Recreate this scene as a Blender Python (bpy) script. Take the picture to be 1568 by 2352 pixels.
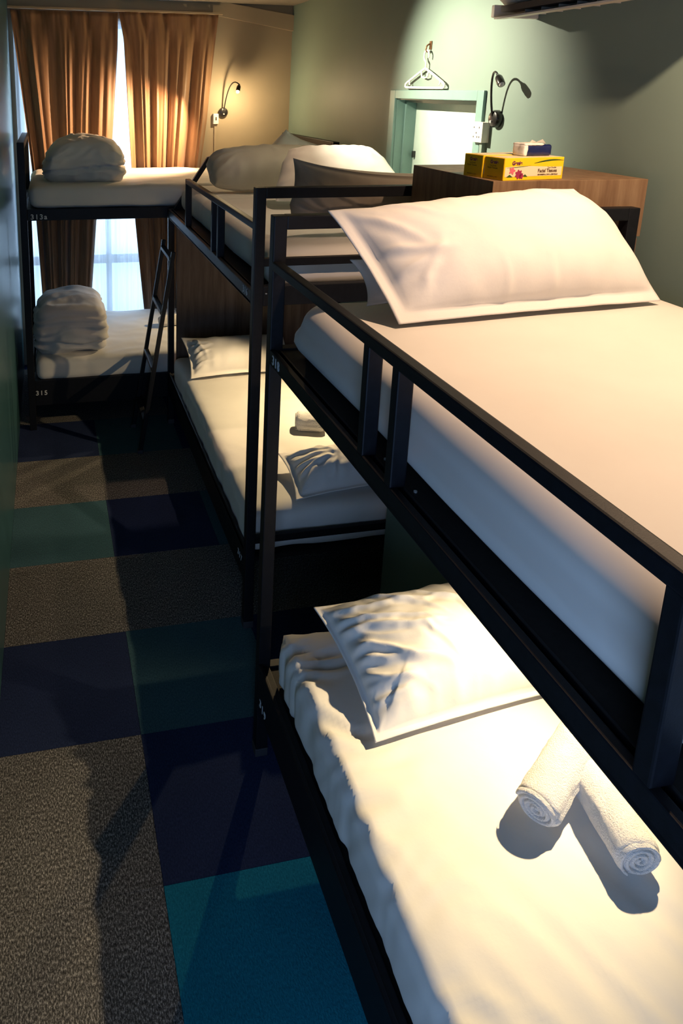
import bpy, bmesh, math, random
from mathutils import Vector, Matrix, Euler, noise
random.seed(7)
for o in list(bpy.data.objects): bpy.data.objects.remove(o)
S = bpy.context.scene
COL = S.collection
R = math.radians

# ------------------------------------------------------------------ camera
W, H = 1568, 2352
F, PX, PY, YAW, PITCH, ROLL, CH = 1706.93, 468.86, 629.80, 0.20797, 0.24253, -0.01229, 2.10596
cam_d = bpy.data.cameras.new('camera'); cam = bpy.data.objects.new('camera', cam_d); COL.objects.link(cam)
cam_d.sensor_fit = 'VERTICAL'; cam_d.sensor_height = 36.0; cam_d.lens = 36.0 * F / H
cam_d.shift_x = (W / 2 - PX) / H; cam_d.shift_y = -(H / 2 - PY) / H
cam_d.clip_start = 0.02; cam_d.clip_end = 60
fwd = Vector((math.sin(YAW) * math.cos(PITCH), math.cos(YAW) * math.cos(PITCH), -math.sin(PITCH)))
rgt = Vector((math.cos(YAW), -math.sin(YAW), 0)); dwn = fwd.cross(rgt)
r2 = rgt * math.cos(ROLL) + dwn * math.sin(ROLL); d2 = -rgt * math.sin(ROLL) + dwn * math.cos(ROLL)
m = Matrix((r2, -d2, -fwd)).transposed().to_4x4(); m.translation = Vector((0, 0, CH)); cam.matrix_world = m
S.camera = cam

# ------------------------------------------------------------------ world, exposure, large lights
S.view_settings.view_transform = 'Standard'; S.view_settings.look = 'None'
S.view_settings.gamma = 1.0; S.view_settings.use_curve_mapping = False
S.view_settings.exposure = 0.0
wd = bpy.data.worlds.new('world'); S.world = wd; wd.use_nodes = True
bg = wd.node_tree.nodes['Background']; bg.inputs[0].default_value = (0.55, 0.78, 1.0, 1); bg.inputs[1].default_value = 1.5

def light(name, kind, loc, aim, energy, color, size=0.02, size_y=None, angle=None, blend=0.15):
    d = bpy.data.lights.new(name, kind); d.energy = energy; d.color = color
    if kind == 'AREA':
        d.shape = 'RECTANGLE' if size_y else 'SQUARE'; d.size = size
        if size_y: d.size_y = size_y
    else: d.shadow_soft_size = size
    if kind == 'SPOT': d.spot_size = R(angle); d.spot_blend = blend
    o = bpy.data.objects.new(name, d); COL.objects.link(o); o.location = loc
    o.rotation_euler = (Vector(aim) - Vector(loc)).to_track_quat('-Z', 'Y').to_euler()
    return o
WARM = (1.0, 0.74, 0.40); PEACH = (1.0, 0.67, 0.43); YELLOW = (1.0, 0.76, 0.44); WHITE = (1.0, 0.88, 0.66); DAY = (0.52, 0.74, 1.0)
light('window_daylight', 'AREA', (0.45, 6.15, 1.5), (0.45, 5.0, 1.4), 78, DAY, 1.5, 2.2)
light('added_cool_fill', 'AREA', (-0.30, -0.62, 1.25), (0.75, 0.75, 1.25), 32, (0.32, 0.54, 1.0), 0.75, 1.8)  # cool fill added out of view behind the camera to tint near bedding blue
light('ceiling_downlight', 'SPOT', (1.45, 1.25, 2.69), (1.75, 1.25, 1.5), 98, PEACH, 0.018, angle=130, blend=0.35)
light('ceiling_downlight_b', 'SPOT', (1.38, 3.12, 2.69), (1.30, 3.3, 1.5), 22, PEACH, 0.018, angle=100, blend=0.8)
light('ceiling_spot', 'SPOT', (0.72, 3.48, 2.63), (1.85, 3.20, 2.08), 330, WHITE, 0.012, angle=66, blend=1.0)

# ------------------------------------------------------------------ materials
def new_mat(name):
    mt = bpy.data.materials.new(name); mt.use_nodes = True
    return mt, mt.node_tree, mt.node_tree.nodes['Principled BSDF']
def ramp(nt, fac, stops):
    n = nt.nodes.new('ShaderNodeValToRGB'); e = n.color_ramp.elements
    e[0].position, e[0].color = stops[0][0], (*stops[0][1], 1)
    e[1].position, e[1].color = stops[-1][0], (*stops[-1][1], 1)
    for p, c in stops[1:-1]:
        x = e.new(p); x.color = (*c, 1)
    nt.links.new(fac, n.inputs[0]); return n.outputs[0]
def coords(nt, scale=(1, 1, 1), rot=(0, 0, 0), kind='Object'):
    t = nt.nodes.new('ShaderNodeTexCoord'); mp = nt.nodes.new('ShaderNodeMapping')
    mp.inputs['Scale'].default_value = scale; mp.inputs['Rotation'].default_value = rot
    nt.links.new(t.outputs[kind], mp.inputs[0]); return mp.outputs[0]
def noise_tex(nt, vec, scale, detail=3, rough=0.5):
    n = nt.nodes.new('ShaderNodeTexNoise'); n.inputs['Scale'].default_value = scale
    n.inputs['Detail'].default_value = detail; n.inputs['Roughness'].default_value = rough
    nt.links.new(vec, n.inputs['Vector']); return n.outputs[0]
def bump(nt, b, h, strength=0.2, dist=0.002):
    n = nt.nodes.new('ShaderNodeBump'); n.inputs['Strength'].default_value = strength; n.inputs['Distance'].default_value = dist
    nt.links.new(h, n.inputs['Height']); nt.links.new(n.outputs[0], b.inputs['Normal'])
def simple(name, col, rough=0.5, metal=0.0, spec=0.5, var=0.06, scale=20, bmp=0.0, bscale=200, sheen=0.0):
    mt, nt, b = new_mat(name)
    v = coords(nt); n = noise_tex(nt, v, scale)
    lo = tuple(max(0, c * (1 - var)) for c in col); hi = tuple(min(1, c * (1 + var)) for c in col)
    nt.links.new(ramp(nt, n, [(0.3, lo), (0.7, hi)]), b.inputs['Base Color'])
    b.inputs['Roughness'].default_value = rough; b.inputs['Metallic'].default_value = metal
    b.inputs['Specular IOR Level'].default_value = spec
    if sheen: b.inputs['Sheen Weight'].default_value = sheen
    if bmp: bump(nt, b, noise_tex(nt, coords(nt), bscale, 2), bmp)
    return mt
M = {}
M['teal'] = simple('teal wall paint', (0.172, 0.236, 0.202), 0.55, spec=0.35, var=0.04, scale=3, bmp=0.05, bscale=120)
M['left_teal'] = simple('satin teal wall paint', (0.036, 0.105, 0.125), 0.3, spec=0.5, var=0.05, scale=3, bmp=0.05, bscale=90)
M['beige'] = simple('beige wall paint', (0.35, 0.285, 0.20), 0.7, spec=0.3, var=0.04, scale=4, bmp=0.05, bscale=120)
M['ceil'] = simple('ceiling paint', (0.22, 0.20, 0.17), 0.8, spec=0.2)
M['hatch'] = simple('gloss teal frame paint', (0.16, 0.275, 0.25), 0.4, var=0.03)
M['hatch_door'] = simple('pale hatch door paint', (0.50, 0.62, 0.55), 0.45, var=0.03)
M['black'] = simple('black powder coated steel', (0.0045, 0.005, 0.0075), 0.50, spec=0.28, var=0.25, scale=60, bmp=0.08, bscale=500)
M['deck'] = simple('dark deck board', (0.010, 0.0085, 0.0075), 0.6, spec=0.25, var=0.25, scale=80, bmp=0.1, bscale=400)
M['screw'] = simple('bright screw steel', (0.7, 0.7, 0.68), 0.3, metal=0.6)
M['label'] = simple('grey white vinyl numerals', (0.62, 0.64, 0.66), 0.5, var=0.02)
M['plastic_w'] = simple('white plastic', (0.78, 0.74, 0.66), 0.35, var=0.02)
M['plastic_hang'] = simple('white hanger plastic', (0.85, 0.80, 0.72), 0.35, var=0.02)
M['ac'] = simple('cream air conditioner plastic', (0.80, 0.68, 0.55), 0.4, var=0.02)
M['ac_dark'] = simple('air conditioner dark cavity', (0.09, 0.065, 0.05), 0.6)
M['lamp_black'] = simple('black lamp enamel', (0.012, 0.011, 0.011), 0.25, spec=0.6, var=0.1)
M['brass'] = simple('brown hook metal', (0.16, 0.08, 0.035), 0.4, metal=0.5)
M['yellow'] = simple('yellow printed card', (0.84, 0.52, 0.008), 0.4, var=0.03)
M['yellow_deep'] = simple('golden yellow end card', (0.72, 0.40, 0.005), 0.42, var=0.03)
M['print_cream'] = simple('cream printed band', (0.72, 0.60, 0.38), 0.45, var=0.02)
M['print_brown'] = simple('dark brown print', (0.10, 0.045, 0.012), 0.5)
M['print_purple'] = simple('purple logo print', (0.13, 0.012, 0.085), 0.5)
M['print_green'] = simple('dark green print', (0.035, 0.075, 0.01), 0.5)
M['print_pink'] = simple('pink flower print', (0.62, 0.12, 0.15), 0.5)
M['print_magenta'] = simple('magenta flower print', (0.30, 0.02, 0.07), 0.5)
M['navy_film'] = simple('dark blue film', (0.008, 0.012, 0.07), 0.25)
M['wall_lid'] = simple('socket hole black', (0.03, 0.025, 0.02), 0.5)
M['frame_grey'] = simple('window frame grey', (0.025, 0.045, 0.06), 0.4)
M['foot'] = simple('grey leg foot', (0.035, 0.034, 0.04), 0.6)

def cloth_mat(name, col, rough=0.75, weave=900, fold=0.25, glossy=0.25):
    mt, nt, b = new_mat(name)
    v = coords(nt)
    n = noise_tex(nt, v, 6, 4)
    nt.links.new(ramp(nt, n, [(0.3, tuple(c * 0.95 for c in col)), (0.7, col)]), b.inputs['Base Color'])
    b.inputs['Roughness'].default_value = rough; b.inputs['Specular IOR Level'].default_value = glossy
    b.inputs['Sheen Weight'].default_value = 0.12; b.inputs['Sheen Roughness'].default_value = 0.5
    w = noise_tex(nt, v, 22, 5, 0.6)
    bump(nt, b, w, fold * 1.4, 0.005)
    return mt
M['sheet'] = cloth_mat('white cotton sheet', (0.72, 0.70, 0.665), fold=0.10)
M['sheet_smooth'] = cloth_mat('taut white cotton sheet', (0.74, 0.70, 0.645), rough=0.55, fold=0.03, glossy=0.35)
M['pillow'] = cloth_mat('white pillowcase cotton', (0.78, 0.75, 0.71), fold=0.12)
M['pillow_grey'] = cloth_mat('grey cream pillowcase cotton', (0.50, 0.46, 0.385), fold=0.15)
M['pillow_shade_brown'] = cloth_mat('shade darkened brown grey pillowcase cotton', (0.30, 0.25, 0.195), fold=0.15)  # brown grey cotton, darkened so its colour carries the shade on this pillow
M['duvet'] = cloth_mat('pale duvet cotton', (0.68, 0.655, 0.63), fold=0.2)
def towel_mat():
    mt, nt, b = new_mat('white terry towelling')
    v = coords(nt); n = noise_tex(nt, v, 260, 3, 0.7); n2 = noise_tex(nt, v, 30, 3)
    nt.links.new(ramp(nt, n2, [(0.3, (0.70, 0.68, 0.655)), (0.7, (0.80, 0.78, 0.75))]), b.inputs['Base Color'])
    b.inputs['Roughness'].default_value = 0.95; b.inputs['Sheen Weight'].default_value = 0.3
    bump(nt, b, n, 0.9, 0.006); return mt
M['towel'] = towel_mat()

def wood(name, c1, c2, c3, axis='Z', scale=1.0):
    mt, nt, b = new_mat(name)
    sc = {'Z': (14, 14, 1.2), 'X': (1.2, 14, 14), 'Y': (14, 1.2, 14)}[axis]
    v = coords(nt, tuple(s * scale for s in sc))
    g = noise_tex(nt, v, 2.2, 8, 0.65)
    nt.links.new(ramp(nt, g, [(0.28, c1), (0.5, c2), (0.72, c3)]), b.inputs['Base Color'])
    b.inputs['Roughness'].default_value = 0.5; b.inputs['Specular IOR Level'].default_value = 0.3
    bump(nt, b, g, 0.08); return mt
M['wood'] = wood('oak veneer', (0.115, 0.062, 0.034), (0.185, 0.112, 0.062), (0.25, 0.165, 0.095))
M['wood_dark'] = wood('brown wood panel', (0.085, 0.052, 0.036), (0.15, 0.095, 0.066), (0.20, 0.135, 0.095))  # partition's own brown; on the cabinet it stands in for shade

def curtain_mat():
    mt, nt, b = new_mat('brown satin curtain')
    v = coords(nt, (30, 30, 3)); n = noise_tex(nt, v, 2, 4)
    nt.links.new(ramp(nt, n, [(0.3, (0.17, 0.088, 0.042)), (0.7, (0.23, 0.125, 0.060))]), b.inputs['Base Color'])
    b.inputs['Roughness'].default_value = 0.5; b.inputs['Specular IOR Level'].default_value = 0.35
    b.inputs['Sheen Weight'].default_value = 0.3
    return mt
M['curtain'] = curtain_mat()
def sheer_mat():
    mt = bpy.data.materials.new('white sheer voile'); mt.use_nodes = True; nt = mt.node_tree
    for n in list(nt.nodes): nt.nodes.remove(n)
    out = nt.nodes.new('ShaderNodeOutputMaterial'); tr = nt.nodes.new('ShaderNodeBsdfTransparent')
    tl = nt.nodes.new('ShaderNodeBsdfTranslucent'); df = nt.nodes.new('ShaderNodeBsdfDiffuse')
    a = nt.nodes.new('ShaderNodeMixShader'); b = nt.nodes.new('ShaderNodeMixShader')
    tr.inputs[0].default_value = (0.9, 0.94, 1, 1)
    v = coords(nt, (60, 60, 2)); n = noise_tex(nt, v, 2, 3)
    c = ramp(nt, n, [(0.3, (0.80, 0.82, 0.86)), (0.7, (0.90, 0.92, 0.95))])
    nt.links.new(c, tl.inputs[0]); nt.links.new(c, df.inputs[0])
    a.inputs[0].default_value = 0.35; b.inputs[0].default_value = 0.45
    nt.links.new(tl.outputs[0], a.inputs[1]); nt.links.new(df.outputs[0], a.inputs[2])
    nt.links.new(a.outputs[0], b.inputs[1]); nt.links.new(tr.outputs[0], b.inputs[2])
    nt.links.new(b.outputs[0], out.inputs[0]); return mt
M['sheer'] = sheer_mat()
def glass_mat():
    mt = bpy.data.materials.new('window glass'); mt.use_nodes = True; nt = mt.node_tree
    for n in list(nt.nodes): nt.nodes.remove(n)
    out = nt.nodes.new('ShaderNodeOutputMaterial'); tr = nt.nodes.new('ShaderNodeBsdfTransparent'); gl = nt.nodes.new('ShaderNodeBsdfGlossy')
    gl.inputs['Roughness'].default_value = 0.02; mx = nt.nodes.new('ShaderNodeMixShader'); mx.inputs[0].default_value = 0.06
    nt.links.new(tr.outputs[0], mx.inputs[1]); nt.links.new(gl.outputs[0], mx.inputs[2]); nt.links.new(mx.outputs[0], out.inputs[0]); return mt
M['glass'] = glass_mat()
def film_mat():
    mt, nt, b = new_mat('clear wrapper film'); b.inputs['Base Color'].default_value = (0.7, 0.6, 0.5, 1)
    b.inputs['Roughness'].default_value = 0.2; b.inputs['Alpha'].default_value = 0.6; return mt
M['film'] = film_mat()
def emit_mat(name, col, s):
    mt = bpy.data.materials.new(name); mt.use_nodes = True; nt = mt.node_tree
    b = nt.nodes['Principled BSDF']; b.inputs['Emission Color'].default_value = (*col, 1); b.inputs['Emission Strength'].default_value = s
    b.inputs['Base Color'].default_value = (*col, 1); return mt
M['bulb'] = emit_mat('lit warm bulb', (1.0, 0.78, 0.42), 6)

def carpet(name, lo, mid, hi, streak=True, s=1.0):
    mt, nt, b = new_mat(name)
    v = coords(nt, (260 * s, 110 * s, 1)); n = noise_tex(nt, v, 1.0, 3, 0.75)
    v2 = coords(nt, (5, 4, 1)); n2 = noise_tex(nt, v2, 1.0, 3)
    c = ramp(nt, n, [(0.36, lo), (0.5, mid), (0.68, hi)])
    mx = nt.nodes.new('ShaderNodeMixRGB'); mx.blend_type = 'MULTIPLY'; mx.inputs[0].default_value = 1
    nt.links.new(c, mx.inputs[1]); nt.links.new(ramp(nt, n2, [(0.3, (0.85, 0.85, 0.85)), (0.7, (1, 1, 1))]), mx.inputs[2])
    nt.links.new(mx.outputs[0], b.inputs['Base Color'])
    b.inputs['Roughness'].default_value = 0.95; b.inputs['Specular IOR Level'].default_value = 0.15
    bump(nt, b, n, 0.6, 0.004); return mt
M['c_grey'] = carpet('grey flecked carpet', (0.030, 0.029, 0.028), (0.105, 0.10, 0.095), (0.50, 0.48, 0.46))
M['c_navy'] = carpet('navy carpet', (0.012, 0.020, 0.062), (0.017, 0.029, 0.085), (0.025, 0.042, 0.112))
M['c_teal'] = carpet('green teal carpet', (0.030, 0.078, 0.100), (0.045, 0.110, 0.140), (0.068, 0.150, 0.180))
M['c_cyan'] = carpet('bright teal carpet', (0.005, 0.15, 0.22), (0.008, 0.20, 0.29), (0.016, 0.28, 0.38))

# ------------------------------------------------------------------ object helpers
def empty(name, label, cat, loc, rotz=0.0, group=None):
    o = bpy.data.objects.new(name, None); COL.objects.link(o); o.empty_display_size = 0.1
    o.location = loc; o.rotation_euler = (0, 0, rotz); o['label'] = label; o['category'] = cat
    if group: o['group'] = group
    return o
def tag(o, label, cat, group=None):
    o['label'] = label; o['category'] = cat
    if group: o['group'] = group
    return o
def add(name, verts, faces, mats, parent=None, world=True, smooth=False, fm=None, origin=None):
    """verts in world coords (world=True) or local to the parent; mats a list; fm face material indices"""
    if not isinstance(mats, (list, tuple)): mats = [mats]
    me = bpy.data.meshes.new(name)
    off = Vector((0, 0, 0))
    if parent is not None and world:
        off = -parent_world(parent)
    elif parent is None and origin is not None: off = -Vector(origin)
    me.from_pydata([tuple(Vector(v) + off) for v in verts], [], faces)
    for mt in mats: me.materials.append(mt)
    if fm:
        for p, i in zip(me.polygons, fm): p.material_index = i
    if smooth:
        for p in me.polygons: p.use_smooth = True
    me.update()
    bm = bmesh.new(); bm.from_mesh(me); bmesh.ops.recalc_face_normals(bm, faces=bm.faces); bm.to_mesh(me); bm.free()
    o = bpy.data.objects.new(name, me); COL.objects.link(o)
    if parent is not None: o.parent = parent
    elif origin is not None: o.location = origin
    return o
def parent_world(p):
    v = Vector((0, 0, 0))
    while p is not None: v += Vector(p.location); p = p.parent
    return v
class MB:
    def __init__(s): s.v = []; s.f = []; s.m = []
    def raw(s, v, f, mi=0):
        n = len(s.v); s.v += [tuple(a) for a in v]; s.f += [tuple(i + n for i in q) for q in f]; s.m += [mi] * len(f); return s
    def box(s, x0, x1, y0, y1, z0, z1, mi=0, b=0.0):
        if b > 0:
            bm = bmesh.new(); bmesh.ops.create_cube(bm, size=1)
            bmesh.ops.scale(bm, vec=(x1 - x0, y1 - y0, z1 - z0), verts=bm.verts)
            bmesh.ops.translate(bm, vec=((x0 + x1) / 2, (y0 + y1) / 2, (z0 + z1) / 2), verts=bm.verts)
            bmesh.ops.bevel(bm, geom=bm.edges[:], offset=b, segments=2, affect='EDGES', profile=0.6)
            bm.verts.index_update()
            s.raw([v.co[:] for v in bm.verts], [[v.index for v in f.verts] for f in bm.faces], mi); bm.free(); return s
        v = [(x, y, z) for x in (x0, x1) for y in (y0, y1) for z in (z0, z1)]
        return s.raw(v, [(0, 1, 3, 2), (4, 6, 7, 5), (0, 4, 5, 1), (2, 3, 7, 6), (0, 2, 6, 4), (1, 5, 7, 3)], mi)
    def bar(s, p, q, w, h, mi=0, up=(0, 0, 1), b=0.0):
        p, q = Vector(p), Vector(q); t = (q - p); L = t.length; t.normalize()
        u = Vector(up); a = t.cross(u)
        if a.length < 1e-4: a = t.cross(Vector((0, 1, 0)))
        a.normalize(); c = a.cross(t)
        sub = MB().box(-w / 2, w / 2, 0, L, -h / 2, h / 2, 0, b)
        v = [p + a * x + t * y + c * z for x, y, z in sub.v]
        return s.raw(v, sub.f, mi)
    def tube(s, pts, r, n=12, mi=0, cap=True):
        pts = [Vector(p) for p in pts]; rr = r if isinstance(r, (list, tuple)) else [r] * len(pts)
        vs = []; fs = []; a = None
        for i, p in enumerate(pts):
            t = (pts[min(i + 1, len(pts) - 1)] - pts[max(i - 1, 0)]).normalized()
            if a is None:
                a = t.cross(Vector((0, 0, 1)));
                if a.length < 1e-3: a = t.cross(Vector((0, 1, 0)))
                a.normalize()
            else: a = (a - t * a.dot(t)).normalized()
            c = t.cross(a)
            for k in range(n):
                an = 2 * math.pi * k / n; vs.append(p + (a * math.cos(an) + c * math.sin(an)) * rr[i])
        for i in range(len(pts) - 1):
            for k in range(n): fs.append((i * n + k, i * n + (k + 1) % n, (i + 1) * n + (k + 1) % n, (i + 1) * n + k))
        if cap: fs.append(tuple(range(n))[::-1]); fs.append(tuple((len(pts) - 1) * n + k for k in range(n)))
        return s.raw(vs, fs, mi)
    def put(s, name, mats, parent=None, world=True, smooth=False, origin=None):
        return add(name, s.v, s.f, mats, parent, world, smooth, s.m, origin)
def autosmooth(o, ang=35):
    for p in o.data.polygons: p.use_smooth = True
    try: o.data.set_sharp_from_angle(angle=R(ang))
    except Exception: pass
    return o
def bez(p0, p1, p2, p3, n=14):
    P = [Vector(p) for p in (p0, p1, p2, p3)]; out = []
    for i in range(n + 1):
        t = i / n; out.append(P[0] * (1 - t) ** 3 + P[1] * 3 * t * (1 - t) ** 2 + P[2] * 3 * t * t * (1 - t) + P[3] * t ** 3)
    return out
def struct(o): o['kind'] = 'structure'; return o
def text(name, s, size, loc, xdir, ydir, mat, parent, depth=0.0006, space=1.0, align='LEFT', bold=0.0):
    c = bpy.data.curves.new(name, 'FONT'); c.body = s; c.size = size; c.extrude = depth; c.space_character = space; c.align_x = align
    c.offset = bold
    t = bpy.data.objects.new(name + '_tmp', c); COL.objects.link(t)
    dg = bpy.context.evaluated_depsgraph_get(); me = bpy.data.meshes.new_from_object(t.evaluated_get(dg))
    bpy.data.objects.remove(t)
    x = Vector(xdir).normalized(); y = Vector(ydir).normalized(); z = x.cross(y)
    me.materials.clear(); me.materials.append(mat)
    mm = Matrix((x, y, z)).transposed().to_4x4(); mm.translation = Vector(loc) - (parent_world(parent) if parent else Vector())
    me.transform(mm)
    o = bpy.data.objects.new(name, me); COL.objects.link(o)
    if parent: o.parent = parent
    return o

def N3(x, y, z=0.0): return noise.noise(Vector((x, y, z)))
def rbox(x0, x1, y0, y1, z0, z1, r, step=0.02, disp=None, shape=None):
    """rounded box with displacement along the normal; returns verts, faces"""
    nx = max(4, int((x1 - x0) / step)); ny = max(4, int((y1 - y0) / step)); nz = max(4, int((z1 - z0) / min(step, 0.02)))
    key = {}; vs = []; fs = []
    c0 = (x0 + r[0], y0 + r[1], z0 + r[2]); c1 = (x1 - r[0], y1 - r[1], z1 - r[2])
    def vert(i, j, k):
        q = (i, j, k)
        if q in key: return key[q]
        p = (x0 + (x1 - x0) * i / nx, y0 + (y1 - y0) * j / ny, z0 + (z1 - z0) * k / nz)
        core = [min(max(p[a], c0[a]), c1[a]) for a in range(3)]
        d = Vector([(p[a] - core[a]) / r[a] for a in range(3)])
        if d.length > 1e-9:
            nrm = d.normalized(); P = Vector([core[a] + nrm[a] * r[a] for a in range(3)])
            nn = Vector([nrm[a] / r[a] for a in range(3)]).normalized()
        else: P = Vector(p); nn = Vector((0, 0, 1))
        if disp: P = P + nn * disp(P, nn)
        if shape: P = shape(P)
        key[q] = len(vs); vs.append(P); return key[q]
    for i in range(nx):
        for j in range(ny):
            for k in (0, nz): fs.append((vert(i, j, k), vert(i + 1, j, k), vert(i + 1, j + 1, k), vert(i, j + 1, k)))
    for i in range(nx):
        for k in range(nz):
            for j in (0, ny): fs.append((vert(i, j, k), vert(i + 1, j, k), vert(i + 1, j, k + 1), vert(i, j, k + 1)))
    for j in range(ny):
        for k in range(nz):
            for i in (0, nx): fs.append((vert(i, j, k), vert(i, j + 1, k), vert(i, j + 1, k + 1), vert(i, j, k + 1)))
    return vs, fs

def pillow(name, label, C, T, front=0.7, flange=0.03, seed=0, wr=0.006, bow=(0.02, 0.02, 0.02, 0.02), mat='pillow',
           crump=None, floor=None, group=None, cat='pillow', sag=0.0, nu=72, nv=54, rnd=None, folds=None, ex=0.62):
    """C = BL, BR, TR, TL world corners. T = total thickness, front share along +normal."""
    BL, BR, TR, TL = [Vector(c) for c in C]
    n0 = (BR - BL).cross(TL - BL).normalized()
    wid = ((BR - BL).length + (TR - TL).length) / 2; hei = ((TL - BL).length + (TR - BR).length) / 2
    fl4 = flange if isinstance(flange, tuple) else (flange,) * 4; flange = max(fl4)
    fb, fr_, ft, fl_ = fl4[0] / hei, fl4[1] / wid, fl4[2] / hei, fl4[3] / wid
    def surf(u, v, side):
        # edge bows (inwards)  order: bottom, right, top, left
        uu = u; vv = v
        cu = 4 * u * (1 - u); cv = 4 * v * (1 - v)
        vv2 = v + bow[0] / hei * cu * (1 - v) - bow[2] / hei * cu * v
        uu2 = u + bow[3] / wid * cv * (1 - u) - bow[1] / wid * cv * u
        if rnd:
            for (qu, qv, rr) in rnd:
                du = abs(u - qu); dv = abs(v - qv); k = max(0, 1 - du / 0.22) * max(0, 1 - dv / 0.30) * rr
                uu2 += (0.5 - qu) * 2 * k; vv2 += (0.5 - qv) * 2 * k
        P = BL * (1 - uu2) * (1 - vv2) + BR * uu2 * (1 - vv2) + TR * uu2 * vv2 + TL * (1 - uu2) * vv2
        a = min(max((u - fl_) / (1 - fl_ - fr_), 0), 1); b = min(max((v - fb) / (1 - fb - ft), 0), 1)
        ea = 1 - abs(2 * a - 1) ** 2.6; eb = 1 - abs(2 * b - 1) ** 2.6
        h = (max(ea, 0) ** ex) * (max(eb, 0) ** ex)
        inside = h > 0
        x = u * wid; y = v * hei
        w = 0
        if inside:
            # radial creases from corners and edge gathers
            ed = min(a, 1 - a) * wid; ed2 = min(b, 1 - b) * hei
            g = math.exp(-min(ed, ed2) / 0.06)
            w += g * wr * 1.3 * N3(x * 22 if ed2 < ed else x * 6, y * 22 if ed < ed2 else y * 6, seed * 3.7)
            w += wr * 0.9 * N3(x * 6 + seed, y * 6, seed) + wr * 0.5 * N3(x * 14, y * 14, seed + 9)
            if crump:
                cu0, cv0, rad, amp, ang = crump
                d = math.hypot((u - cu0) * wid, (v - cv0) * hei)
                k = math.exp(-(d / rad) ** 2)
                s_ = x * math.cos(ang) + y * math.sin(ang); t_ = -x * math.sin(ang) + y * math.cos(ang)
                tw = t_ + 0.035 * N3(s_ * 5, t_ * 5, seed)
                rid = 1 - abs(N3(s_ * 4.0 + seed, tw * 21, 2.2)) * 3.4
                w += k * amp * (rid - 0.3) + k * amp * 0.35 * N3(s_ * 10, tw * 48, 5)
        if inside and folds and side > 0:
            for (fx, fy, fa, fl, fw, famp) in folds:
                dx = x - fx; dy_ = y - fy
                s1 = dx * math.cos(fa) + dy_ * math.sin(fa); t1 = -dx * math.sin(fa) + dy_ * math.cos(fa)
                t1 += 0.018 * N3(s1 * 9, fx * 7 + fy * 13, seed) + 0.005 * N3(s1 * 30, fy * 9, seed)
                if s1 > -0.03 and s1 < fl:
                    env = min(1, (s1 + 0.03) / 0.03) * (1 - s1 / fl) ** 0.8
                    w += famp * env * (math.exp(-(t1 / fw) ** 2) - 0.45 * math.exp(-((t1 + fw * 1.9) / (fw * 1.3)) ** 2))
        hh = T * h * (front if side > 0 else (1 - front))
        edge = 0.0016 * side
        ruff = 0.35 * flange * 0.4 * N3(x * 11, y * 11, seed + 20) * (1 - min(h * 3, 1))
        D = n0 * (side * hh + edge + (w * min(h * 2.2, 1) if side > 0 else 0) + ruff)
        P = P + D
        P.z -= sag * cu * cv
        if floor is not None and P.z < floor: P.z = floor + 0.0012 + (P.z - floor) * 0.02
        return P
    vs = []; fs = []
    def idx(i, j, s_):
        return i * (nv + 1) + j + (0 if s_ > 0 else (nu + 1) * (nv + 1))
    def warp(t): # denser near borders
        return 0.5 - 0.5 * math.cos(math.pi * t) * (0.35) - (0.5 - t) * 0.65 if True else t
    for s_ in (1, -1):
        for i in range(nu + 1):
            for j in range(nv + 1):
                u = i / nu; v = j / nv
                u = u + 0.0; vs.append(surf(u, v, s_))
    for i in range(nu):
        for j in range(nv):
            fs.append((idx(i, j, 1), idx(i + 1, j, 1), idx(i + 1, j + 1, 1), idx(i, j + 1, 1)))
            fs.append((idx(i, j, -1), idx(i, j + 1, -1), idx(i + 1, j + 1, -1), idx(i + 1, j, -1)))
    for i in range(nu):
        for j in (0, nv): fs.append((idx(i, j, 1), idx(i + 1, j, 1), idx(i + 1, j, -1), idx(i, j, -1)))
    for j in range(nv):
        for i in (0, nu): fs.append((idx(i, j, 1), idx(i, j + 1, 1), idx(i, j + 1, -1), idx(i, j, -1)))
    o = add(name, vs, fs, M[mat], smooth=True, origin=tuple((BL + BR) / 2))
    tag(o, label, cat, group)
    return o

# ------------------------------------------------------------------ room shell
XL, XR, YF, YB, ZC = -0.237, 1.85, 5.65, -1.2, 2.73
AX, RY0 = 0.235, 4.55
TILES = {-1: {-3: 'c_navy', -2: 'c_grey', -1: 'c_grey', 0: 'c_navy', 1: 'c_grey', 2: 'c_teal', 3: 'c_grey', 4: 'c_navy', 5: 'c_grey', 6: 'c_grey', 7: 'c_navy'},
         0: {-1: 'c_grey', 0: 'c_teal', 1: 'c_grey', 2: 'c_navy', 3: 'c_grey', 4: 'c_teal', 5: 'c_navy', 6: 'c_cyan', 7: 'c_grey', 8: 'c_teal'},
         1: {-1: 'c_navy', 0: 'c_navy', 1: 'c_grey', 2: 'c_teal', 3: 'c_grey', 4: 'c_navy', 5: 'c_grey', 6: 'c_grey'},
         2: {2: 'c_navy', 3: 'c_grey', 4: 'c_navy'}, 3: {}}
fl = MB(); names_ = ['c_grey', 'c_navy', 'c_teal', 'c_cyan']
fl.box(XL - 0.1, XR + 0.1, YB - 0.1, YF + 0.15, -0.06, -0.004, 0)
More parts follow.
